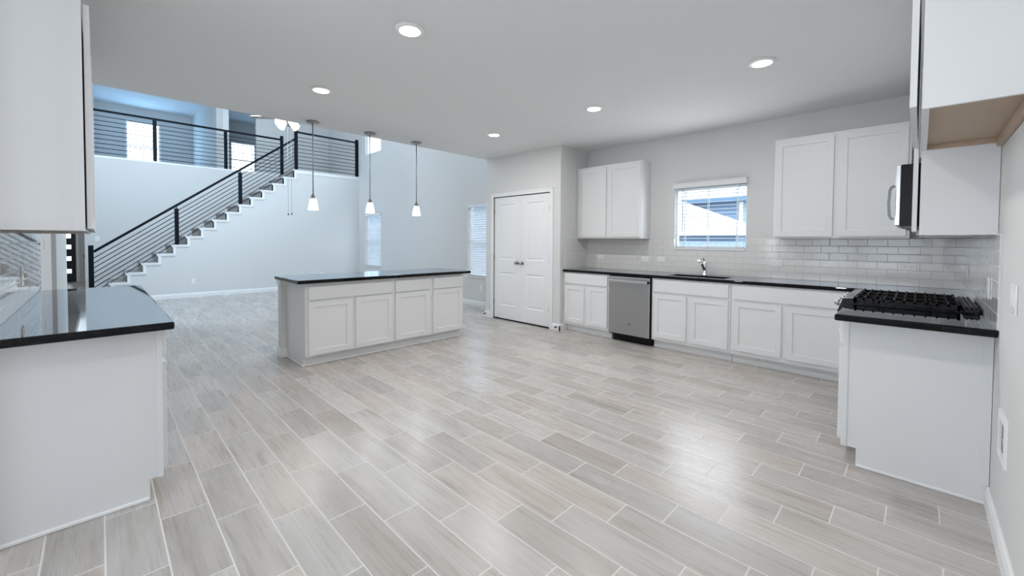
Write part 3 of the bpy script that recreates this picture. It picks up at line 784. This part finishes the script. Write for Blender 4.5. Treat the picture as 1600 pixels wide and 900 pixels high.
MB().box(1.480, 3.562, 4.536, 4.549, 0.0, 0.016).box(1.478, 1.490, 4.549, 5.05, 0, 0.016).build('shoe_moulding', 'trim', t, bevel=0.005)

# ------------------------------------------------------------------ dishwasher
t = thing('dishwasher', (5.15, 2.68, 0), 'stainless steel dishwasher with bar handle under the sink wall counter', 'dishwasher')
MB().mbox(mK, 2.378, 2.976, 0.01, 0.60, 0.09, 0.872).build('tub', 'black', t)
dd = MB().mbox(mK, 2.387, 2.970, 0.60, 0.638, 0.108, 0.866).build('door', 'steel', t, bevel=0.006)
MB().mbox(mK, 2.387, 2.970, 0.602, 0.632, 0.866, 0.872).build('control_strip', 'display', t)
MB().mbox(mK, 2.395, 2.935, 0.52, 0.545, 0.0, 0.100).build('kick_plate', 'black', t)
hh = MB().mbox(mK, 2.402, 2.937, 0.662, 0.684, 0.797, 0.829).build('handle', 'lsteel', t, bevel=0.005)
for u in (2.394, 2.937): MB().mbox(mK, u-0.009, u+0.008, 0.636, 0.684, 0.799, 0.827).build('end_cap', 'black' if u < 2.5 else 'lsteel', hh, bevel=0.003)
em = MB().tube([mK(2.665, 0.637, 0.252), mK(2.665, 0.640, 0.252)], 0.018, 28).build('emblem', 'dsteel', t)
def ring(mp, u, z, d, R, r, n=28):
    return MB().tube([mp(u+R*math.cos(2*math.pi*i/n), d, z+R*math.sin(2*math.pi*i/n)) for i in range(n+1)], r, 6, cap=False)
def curve_pts(mp, pts, d): return [mp(u, d, z) for u, z in pts]
e = ring(mK, 2.665, 0.252, 0.6405, 0.0165, 0.0011)
# monogram: script G and E
e.tube(curve_pts(mK, [(2.6665, 0.257), (2.6695, 0.259), (2.673, 0.256), (2.6735, 0.250), (2.671, 0.246), (2.668, 0.247), (2.6675, 0.251), (2.670, 0.2515)], 0.6405), 0.0008, 6)
e.tube(curve_pts(mK, [(2.658, 0.258), (2.662, 0.259), (2.664, 0.256), (2.661, 0.2535), (2.6635, 0.252), (2.664, 0.248), (2.660, 0.2455), (2.657, 0.248)], 0.6405), 0.0008, 6)
e.build('monogram', 'lsteel', em)
MB().mbox(mK, 2.640, 2.652, 0.637, 0.6395, 0.846, 0.851).build('status_light', 'slot', t)

# ------------------------------------------------------------------ sink and faucet
t = thing('sink', (5.1, 1.89, 0.70), 'black undermount sink set in the granite below the kitchen window', 'sink')
b = MB(); x0, x1, y0, y1 = SK[0]-0.002, SK[1]+0.002, SK[2]-0.002, SK[3]+0.002
w = 0.012
b.box(x0-w, x0, y0-w, y1+w, 0.69, 0.8755).box(x1, x1+w, y0-w, y1+w, 0.69, 0.8755).box(x0, x1, y0-w, y0, 0.69, 0.8755).box(x0, x1, y1, y1+w, 0.69, 0.8755).box(x0, x1, y0, y1, 0.69, 0.70)
b.build('basin', 'sink', t)
MB().lathe((5.12, 1.89, 0.70), [(0.0, 0.004), (0.03, 0.004), (0.043, 0.003), (0.043, 0.0)], 24).build('drain', 'steel', t)
t = thing('faucet', (5.345, 1.905, CT), 'chrome single lever pull-out faucet behind the sink', 'faucet')
fx, fy = 5.345, 1.905
MB().lathe((fx, fy, CT), [(0, 0), (0.034, 0), (0.034, 0.006), (0.027, 0.012), (0.026, 0.05), (0.025, 0.11), (0.026, 0.155), (0.022, 0.172), (0.012, 0.178), (0, 0.179)], 24).build('body', 'chrome', t)
sp = MB().tube([(fx-0.01, fy, 0.985), (fx-0.05, fy+0.002, 1.025), (fx-0.095, fy+0.004, 1.062), (fx-0.14, fy+0.006, 1.086)], [0.020, 0.018, 0.017, 0.016], 16).build('spout', 'chrome', t)
MB().tube([(fx-0.135, fy+0.006, 1.086), (fx-0.16, fy+0.007, 1.090), (fx-0.195, fy+0.008, 1.084), (fx-0.212, fy+0.009, 1.076)], [0.018, 0.023, 0.024, 0.021], 16).build('spray_head', 'lsteel', t)
MB().tube([(fx, fy, 1.085), (fx-0.02, fy+0.003, 1.108), (fx-0.055, fy+0.008, 1.128), (fx-0.085, fy+0.01, 1.135)], [0.012, 0.010, 0.008, 0.006], 12).build('lever', 'chrome', t)

# ------------------------------------------------------------------ range
t = thing('gas_range', (3.98, 0.03, 0), 'black and stainless gas range with cast iron grates on the right wall', 'range')
RX0, RX1 = 3.602, 4.360
MB().mbox(mR, RX0, RX1, 0.02, 0.60, 0.02, 0.900).build('body', 'black', t)
MB().mbox(mR, RX0+0.005, RX1-0.005, 0.602, 0.622, 0.16, 0.80).build('oven_door', 'steel', t, bevel=0.005)
MB().tube([mR(RX0+0.06, 0.658, 0.72), mR(RX1-0.06, 0.658, 0.72)], 0.009, 12).tube([mR(RX0+0.08, 0.64, 0.72), mR(RX0+0.08, 0.658, 0.72)], 0.009, 10).tube([mR(RX1-0.08, 0.64, 0.72), mR(RX1-0.08, 0.658, 0.72)], 0.009, 10).build('oven_handle', 'lsteel', t)
MB().mbox(mR, RX0+0.005, RX1-0.005, 0.602, 0.635, 0.03, 0.15).build('storage_drawer', 'steel', t, bevel=0.005)
# sloped control panel
cp = MB().prism(mR, [(0.585, 0.845), (0.664, 0.845), (0.674, 0.855), (0.645, 0.950), (0.590, 0.957)], RX0-0.0, RX1).build('control_panel', 'steel', t)
MB().prism(mR, [(0.585, 0.844), (0.6635, 0.844), (0.6735, 0.855), (0.6445, 0.948), (0.590, 0.954)], RX0-0.002, RX0).build('panel_side', 'black', cp)
nrm = Vector((0, 0.13, 0.036)).normalized()
for i, u in enumerate((3.67, 3.80, 3.98, 4.16, 4.29)):
    c0 = Vector(mR(u, 0.658, 0.904)); kb = MB()
    kb.tube([c0-nrm*0.004, c0+nrm*0.008], 0.027, 20).tube([c0+nrm*0.008, c0+nrm*0.032, c0+nrm*0.036], [0.022, 0.020, 0.016], 20)
    kb.build('knob', 'steel', cp)
MB().mbox(mR, RX0-0.003, RX1+0.003, 0.05, 0.590, 0.900, 0.918).build('cooktop', 'black', t, bevel=0.004)
# burners
for (x, y, r) in ((3.76, 0.17, 0.05), (3.76, -0.08, 0.04), (3.98, 0.05, 0.055), (4.21, 0.17, 0.045), (4.21, -0.08, 0.04)):
    MB().lathe((x, y, 0.918), [(0, 0.022), (r*0.75, 0.022), (r*0.8, 0.016), (r*0.8, 0.011), (r, 0.010), (r, 0.0)], 24).build('burner', 'iron', t)
# three grates
gy0, gy1, gz = -0.178, 0.312, 0.955
for gi in range(3):
    a = 3.622 + gi*0.2405; b2 = a+0.235
    g = MB(); th = 0.011
    for x in (a, b2-th): g.box(x, x+th, gy0, gy1, gz-0.030, gz)
    for y in (gy0, gy1-th): g.box(a+th, b2-th, y, y+th, gz-0.016, gz)
    for k in range(1, 10):
        y = gy0+(gy1-gy0)*k/10
        for xa, xb in ((a-0.004, a+0.085), (b2-0.085, b2+0.004)) if k in (2, 3, 7, 8) else ((a-0.004, b2+0.004),):
            g.box(xa, xb, y-0.005, y+0.005, gz-0.012, gz+0.002)
        if k in (1, 2, 3, 4, 5, 6, 7, 8, 9):
            for x in (a-0.004, b2-0.004): g.box(x, x+0.008, y-0.005, y+0.005, gz-0.028, gz+0.006)
    for x in (a, b2-0.014):
        for y in (gy0, gy1-0.014): g.box(x, x+0.014, y, y+0.014, 0.918, gz+0.006)
    for y in (gy0+0.125, gy1-0.125): g.box(a, b2, y-0.004, y+0.004, gz-0.03, gz-0.008)
    g.box((a+b2)/2-0.005, (a+b2)/2+0.005, gy0, gy1, gz-0.03, gz-0.014)
    g.build('grate', 'iron', t)
# rear vent trim
v = MB()
v.box(RX0-0.004, RX1+0.004, -0.255, -0.190, 0.918, 0.944)
for yy in (-0.250, -0.230, -0.210): v.box(RX0+0.02, RX1-0.02, yy, yy+0.012, 0.944, 0.952)
v.build('rear_vent', 'black', t, bevel=0.004)

# ------------------------------------------------------------------ microwave
t = thing('microwave', (3.98, -0.08, 1.43), 'stainless over-the-range microwave with black side and vertical handle', 'microwave')
MB().mbox(mR, RX0, RX1, 0.005, 0.372, 1.435, 1.825).build('body', 'black', t)
MB().mbox(mR, RX0, RX1, 0.372, 0.395, 1.440, 1.825).build('door', 'lsteel', t, bevel=0.004)
MB().mbox(mR, RX0+0.20, RX1-0.05, 0.395, 0.397, 1.50, 1.77).build('door_window', 'display', t)
MB().mbox(mR, RX0+0.02, RX1-0.02, 0.06, 0.35, 1.424, 1.435).build('vent_grille', 'slot', t)
hb = MB()
hy = [(0.395, 1.695), (0.415, 1.695), (0.424, 1.67), (0.428, 1.59), (0.424, 1.51), (0.415, 1.485), (0.395, 1.485)]
for (da, za), (db, zb) in zip(hy[:-1], hy[1:]):
    hb.bar(mR(RX0+0.05, da, za), mR(RX0+0.05, db, zb), 0.030, 0.014, upv=(0, 1, 0.3))
hb.build('handle', 'dsteel', t)

# ------------------------------------------------------------------ recessed lights
def recessed(x, y, label, proto=None):
    if proto is None:
        t = thing('recessed_light', (x, y, HC), label, 'ceiling light', 'recessed ceiling lights')
        MB().lathe((x, y, HC), [(0.070, -0.012), (0.082, -0.016), (0.096, -0.008), (0.098, 0.0), (0.070, 0.0), (0.070, -0.012)], 36).build('trim_ring', 'trim', t)
        MB().lathe((x, y, HC), [(0, -0.0125), (0.070, -0.0125), (0.070, -0.004), (0, -0.004)], 36).build('lens', 'lens', t)
        return t
    c = copy_tree(proto); c.location = (x, y, HC); c['label'] = label; return c
RL = [(1.497, 2.466, 'round recessed ceiling light nearest the top centre of the photo'), (1.500, 4.036, 'round recessed ceiling light above and left of the island'),
      (3.700, 0.917, 'round recessed ceiling light at right, near the microwave cabinets'), (3.733, 2.491, 'round recessed ceiling light in front of the kitchen window, middle of the right row'),
      (3.731, 4.051, 'round recessed ceiling light in front of the pantry doors'), (-0.95, 15.0, 'added unseen ceiling light brightening the entry hall near the dark front door'), (1.500, 0.917, 'round recessed ceiling light over the camera corner, out of frame')]  # the entry hall one is an unseen addition to brighten the hall
rp = None
for x, y, l in RL:
    o = recessed(x, y, l, rp)
    if rp is None: rp = o
    L = bpy.data.lights.new('recessed_lamp', 'AREA'); L.shape = 'DISK'; L.size = 0.13; L.energy = 11; L.color = (1.0, 0.98, 0.955)
    lo = bpy.data.objects.new('recessed_lamp', L); COL.objects.link(lo); lo.location = (x, y, HC-0.02)

# ------------------------------------------------------------------ pendants
def pendant(x, y, label, proto=None):
    if proto is not None:
        c = copy_tree(proto); c.location = (x, y, HC); c['label'] = label; return c
    t = thing('pendant_light', (x, y, HC), label, 'pendant light', 'pendant lights above the island')
    MB().lathe((x, y, HC), [(0, 0), (0.066, 0), (0.072, -0.006), (0.072, -0.018), (0.066, -0.024), (0.012, -0.026), (0.010, -0.045), (0, -0.045)], 32).build('canopy', 'nickel', t)
    MB().tube([(x, y, HC-0.03), (x, y, 1.865)], 0.0065, 12).build('stem', 'nickel', t)
    MB().lathe((x, y, 0), [(0, 1.885), (0.010, 1.885), (0.012, 1.868), (0.026, 1.862), (0.028, 1.835), (0.034, 1.830), (0.034, 1.822), (0, 1.822)], 24).build('socket_cap', 'nickel', t)
    MB().lathe((x, y, 0), [(0.0, 1.828), (0.031, 1.828), (0.036, 1.815), (0.060, 1.692), (0.055, 1.688), (0, 1.690)], 32).build('glass_shade', 'shade', t)
    return t
PL_ = [(1.828, 5.19, 'leftmost pendant lamp over the island, in front of the landing railing'), (2.550, 5.19, 'middle pendant lamp over the island, in front of the living window'),
       (3.257, 5.19, 'rightmost pendant lamp over the island, nearest the pantry')]
pp = None
for x, y, l in PL_:
    o = pendant(x, y, l, pp)
    if pp is None: pp = o
    L = bpy.data.lights.new('pendant_lamp', 'POINT'); L.energy = 5; L.shadow_soft_size = 0.04; L.color = (1.0, 0.95, 0.88)
    lo = bpy.data.objects.new('pendant_lamp', L); COL.objects.link(lo); lo.location = (x, y, 1.63)

# ------------------------------------------------------------------ ceiling fan
FX, FY, FZ = 2.57, 8.6, 3.62
t = thing('ceiling_fan', (FX, FY, FZ), 'white ceiling fan with lit glass shades and long pull chains in the living room', 'ceiling fan')
MB().tube([(FX, FY, FZ+0.1), (FX, FY, HL-0.05)], 0.014, 12).build('downrod', 'nickel', t)
MB().lathe((FX, FY, FZ), [(0, 0.17), (0.03, 0.17), (0.08, 0.14), (0.11, 0.09), (0.11, 0.03), (0.07, 0.0), (0, 0.0)], 28).build('motor', 'nickel', t)
MB().lathe((FX, FY, HL-0.07), [(0, 0), (0.02, 0), (0.06, 0.04), (0.065, 0.07), (0, 0.07)], 24).build('canopy', 'nickel', t)
for i in range(5):
    an = math.radians(358+72*i); ca, sa = math.cos(an), math.sin(an)
    def bp_(r, s, z): return (FX+ca*r-sa*s, FY+sa*r+ca*s, FZ+z)
    pts = [(0.16, 0.045), (0.30, 0.062), (0.50, 0.068), (0.62, 0.066), (0.66, 0.045)]
    vs = [bp_(r, s, 0.012+0.10*s) for r, s in pts] + [bp_(r, -s, 0.012-0.10*s) for r, s in pts[::-1]]
    m_ = len(vs); vs2 = [(a, b2, c_+0.008) for a, b2, c_ in vs]
    bl = MB().add(vs+vs2, [tuple(range(m_))[::-1], tuple(range(m_, 2*m_))] + [(k, (k+1) % m_, (k+1) % m_+m_, k+m_) for k in range(m_)]).build('blade', 'nickel', t)
    MB().bar(bp_(0.09, 0, 0.03), bp_(0.20, 0, 0.018), 0.035, 0.008).build('blade_arm', 'nickel', bl)
kit = MB().lathe((FX, FY, FZ), [(0, 0.0), (0.05, 0.0), (0.055, -0.04), (0.03, -0.06), (0, -0.06)], 24).build('light_kit', 'nickel', t)
for i in range(4):
    an = math.radians(20+90*i); d = Vector((math.cos(an)*0.90, math.sin(an)*0.90, -0.44)).normalized()
    c0 = Vector((FX, FY, FZ-0.02))+d*0.05
    MB().tube([c0, c0+d*0.03, c0+d*0.09, c0+d*0.14, c0+d*0.165], [0.02, 0.035, 0.055, 0.068, 0.078], 20).build('glass_shade', 'shade', kit)
for dx, zb in ((-0.01, 1.83), (0.05, 1.84)):
    ch = MB().tube([(FX+dx, FY-0.04, FZ-0.05), (FX+dx, FY-0.04, zb)], 0.0022, 6).build('pull_chain', 'nickel', t)
    MB().lathe((FX+dx, FY-0.04, zb), [(0, 0.0), (0.010, -0.006), (0.012, -0.02), (0.007, -0.035), (0, -0.038)], 12).build('pull_knob', 'iron', ch)
for i in range(2):
    L = bpy.data.lights.new('fan_lamp', 'POINT'); L.energy = 14; L.shadow_soft_size = 0.1; L.color = (1.0, 0.96, 0.9)
    lo = bpy.data.objects.new('fan_lamp', L); COL.objects.link(lo); lo.location = (FX-0.25+0.5*i, FY-0.3, FZ-0.22)

# ------------------------------------------------------------------ outlets and switches
def outlet(mp, u, z, label, horiz=False, kind='outlet', gangs=1, group=None):
    w, h = (0.058, 0.036) if horiz else (0.036*gangs, 0.058)
    t = thing('wall_outlet' if kind == 'outlet' else 'light_switch', mp(u, 0, z), label, 'outlet' if kind == 'outlet' else 'switch', group)
    MB().mbox(mp, u-w, u+w, 0.0005, 0.006, z-h, z+h).build('cover_plate', 'plate', t, bevel=0.002)
    if kind == 'outlet':
        for s in (-0.024, 0.024):
            uu, zz = (u+s, z) if horiz else (u, z+s)
            sk = MB().mbox(mp, uu-0.015, uu+0.015, 0.006, 0.008, zz-0.013, zz+0.013).build('socket', 'plate', t, bevel=0.002)
            b = MB()
            for q in (-0.006, 0.006):
                if horiz: b.mbox(mp, uu-0.004, uu+0.005, 0.008, 0.0085, zz+q-0.0012, zz+q+0.0012)
                else: b.mbox(mp, uu+q-0.0012, uu+q+0.0012, 0.008, 0.0085, zz-0.004, zz+0.005)
            b.build('slots', 'slot', sk)
    else:
        for g in range(gangs):
            uu = u+(g-(gangs-1)/2)*0.046
            MB().mbox(mp, uu-0.016, uu+0.016, 0.006, 0.009, z-0.033, z+0.033).build('rocker', 'plate', t, bevel=0.002)
    return t
mT = lambda u, d, z: (XS-0.008-d, u, z)
GO = 'outlets on the tiled sink wall'
outlet(mT, 3.50, 1.085, 'horizontal white outlet on the tile nearest the pantry wall', True, 'outlet', 1, GO)
outlet(mT, 2.77, 1.082, 'horizontal white outlet on the tile above the dishwasher', True, 'outlet', 1, GO)
outlet(mT, 2.535, 1.086, 'horizontal white outlet on the tile left of the faucet', True, 'outlet', 1, GO)
outlet(mT, 1.161, 1.093, 'horizontal white outlet on the tile right of the faucet', True, 'outlet', 1, GO)
outlet(mT, 0.08, 1.101, 'horizontal white outlet on the tile behind the range grates', True, 'outlet', 1, GO)
mRT = lambda u, d, z: (u, YR+0.008+d, z)
outlet(mRT, 4.757, 1.108, 'upright white outlet on the side tile in the corner beyond the range')
outlet(mRT, 3.36, 1.09, 'upright white outlet on the side tile left of the range')
mRW = lambda u, d, z: (u, YR+d, z)
outlet(mRW, 2.60, 1.105, 'white light switch plate on the bare right wall', False, 'switch', 2)
outlet(lambda u, d, z: (XL+0.008+d, u, z), 3.85, 1.095, 'upright white outlet on the left wall tile')
outlet(lambda u, d, z: (XL+d, u, z), 5.49, 1.283, 'white light switch on the left wall past the tile', False, 'switch')
outlet(lambda u, d, z: (XLV-d, u, z), 6.258, 0.375, 'white outlet below the living room window beside the pantry')
outlet(lambda u, d, z: (u, YST-d, z), 1.516, 0.37, 'white outlet low on the wall below the staircase')
outlet(lambda u, d, z: (u, YST-d, z), 4.37, 0.37, 'white outlet on the far wall peeking above the island top')
outlet(lambda u, d, z: (u, YBK-d, z), -0.024, 1.325, 'white light switch beside the bottom stair post', False, 'switch')
# recessed ice-maker box on the right wall
t = thing('water_supply_box', (2.73, YR, 0.38), 'white recessed water supply box low on the bare right wall', 'wall box')
f_ = MB(); f_.grid([2.63, 2.665, 2.80, 2.835], [0.39, 0.42, 0.56, 0.59], lambda u, v: 2.665 < u < 2.80 and 0.42 < v < 0.56, 0.0005, 0.010, lambda u, v, w_: (u, YR+w_, v))
f_.build('frame', 'plate', t, weld=True)
box(2.665, 2.80, YR+0.0006, YR+0.002, 0.42, 0.56).build('recess', 'slot', t)
MB().tube([(2.70, YR+0.006, 0.44), (2.70, YR+0.006, 0.50)], 0.004, 10).build('valve', 'nickel', t)

# door stops on the baseboards
def stop(p, q, label):
    t = thing('door_stop', p, label, 'door stop', 'spring door stops by the pantry')
    p, q = Vector(p), Vector(q); d = q-p
    MB().tube([p, p+d*0.1], 0.013, 14).build('base', 'nickel', t)
    n = 60; ax = d.normalized(); e1 = ax.cross(Vector((0, 0, 1))).normalized(); e2 = ax.cross(e1)
    MB().tube([p+d*(0.1+0.7*i/n)+0.007*(math.cos(i*1.2)*e1+math.sin(i*1.2)*e2) for i in range(n+1)], 0.0018, 6).build('spring', 'iron', t)
    MB().tube([p+d*0.78, p+d], 0.010, 14).build('tip', 'plate', t)
stop((XP-0.016, 5.39, 0.055), (XP-0.10, 5.39, 0.055), 'small spring door stop left of the pantry doors')
stop((XP-0.016, 3.81, 0.055), (XP-0.10, 3.81, 0.055), 'small spring door stop right of the pantry doors')

# ------------------------------------------------------------------ outside the kitchen window
struct(box(5.7, 40, -25, 40, -1.3, -1.2).build('ground', 'ground'))
t = thing('neighbour_house', (16.5, 7.5, -1.2), 'blue sided neighbour house seen through the kitchen window', 'house')
wl = MB(); wl.box(14.0, 20, 3.93, 8.1, -1.2, 2.62)
z = -1.1
while z < 2.55:
    wl.add([(14.0-0.001, 3.93, z+0.15), (14.0-0.03, 3.93, z), (14.0-0.001, 3.93, z), (14.0-0.001, 8.1, z+0.15), (14.0-0.03, 8.1, z), (14.0-0.001, 8.1, z)], [(0, 1, 4, 3), (1, 2, 5, 4), (0, 2, 1), (3, 4, 5)])
    z += 0.15
wl.build('wall', 'siding', t)
MB().box(13.6, 20.4, 3.62, 8.25, 2.58, 2.72).build('soffit', 'fascia', t)
rf = MB().add([(13.6, 3.62, 2.72), (20.4, 3.62, 2.72), (20.4, 8.25, 2.72), (13.6, 8.25, 2.72), (17, 5.8, 4.0), (17, 6.2, 4.0)], [(0, 1, 4), (1, 2, 5, 4), (2, 3, 5), (3, 0, 4, 5), (3, 2, 1, 0)])
rf.build('roof', 'roof', t)
MB().box(13.96, 14.0, 3.90, 3.99, -1.2, 2.60).build('corner_board', 'trim', t)
t = thing('neighbour_house', (12.5, 8, -1.2), 'low pale roofed house in front of the blue house outside the window', 'house')
MB().box(11.3, 13.3, 3.3, 8.0, -1.2, 1.58).build('wall', 'siding', t)
MB().box(11.0, 11.06, 2.98, 8.2, 1.50, 1.62).box(11.06, 13.5, 2.98, 3.04, 1.50, 1.62).build('fascia', 'trim', t)
MB().add([(11.0, 2.98, 1.62), (13.55, 2.98, 1.62), (13.55, 8.2, 1.62), (11.0, 8.2, 1.62), (12.2, 5.2, 2.60), (12.2, 6.4, 2.60)], [(0, 1, 4), (1, 2, 5, 4), (2, 3, 5), (3, 0, 4, 5), (3, 2, 1, 0)]).build('roof', 'roof', t)
t = thing('neighbour_house', (11, 15.5, -1.2), 'added blue grey house darkening the view behind the living room blinds', 'house')  # house added so the gaps between the blind slats look darker
wl = MB(); wl.box(8.6, 13.5, 8.6, 23, -1.2, 3.1)
z = -1.1
while z < 3.0:
    wl.add([(8.599, 8.6, z+0.15), (8.57, 8.6, z), (8.599, 8.6, z), (8.599, 23, z+0.15), (8.57, 23, z), (8.599, 23, z)], [(0, 1, 4, 3), (1, 2, 5, 4), (0, 2, 1), (3, 4, 5)])
    z += 0.15
wl.build('wall', 'siding', t)
MB().box(8.25, 13.85, 8.3, 23.3, 3.1, 3.22).build('soffit', 'fascia', t)
MB().add([(8.25, 8.3, 3.22), (13.85, 8.3, 3.22), (13.85, 23.3, 3.22), (8.25, 23.3, 3.22), (11.05, 8.3, 4.3), (11.05, 23.3, 4.3)], [(0, 1, 4), (1, 2, 5, 4), (2, 3, 5), (3, 0, 4, 5), (3, 2, 1, 0)]).build('roof', 'roof', t)
t = thing('garden_fence', (9.5, 5, -1.2), 'board fence outside below the kitchen window view', 'fence')
fb = MB(); y = 1.5
while y < 4.05: fb.box(9.5, 9.52, y, y+0.135, -1.2, 1.33); y += 0.14
fb.build('boards', 'fence', t)
MB().box(9.46, 9.5, 1.5, 4.05, 1.05, 1.14).build('rail', 'fence', t)
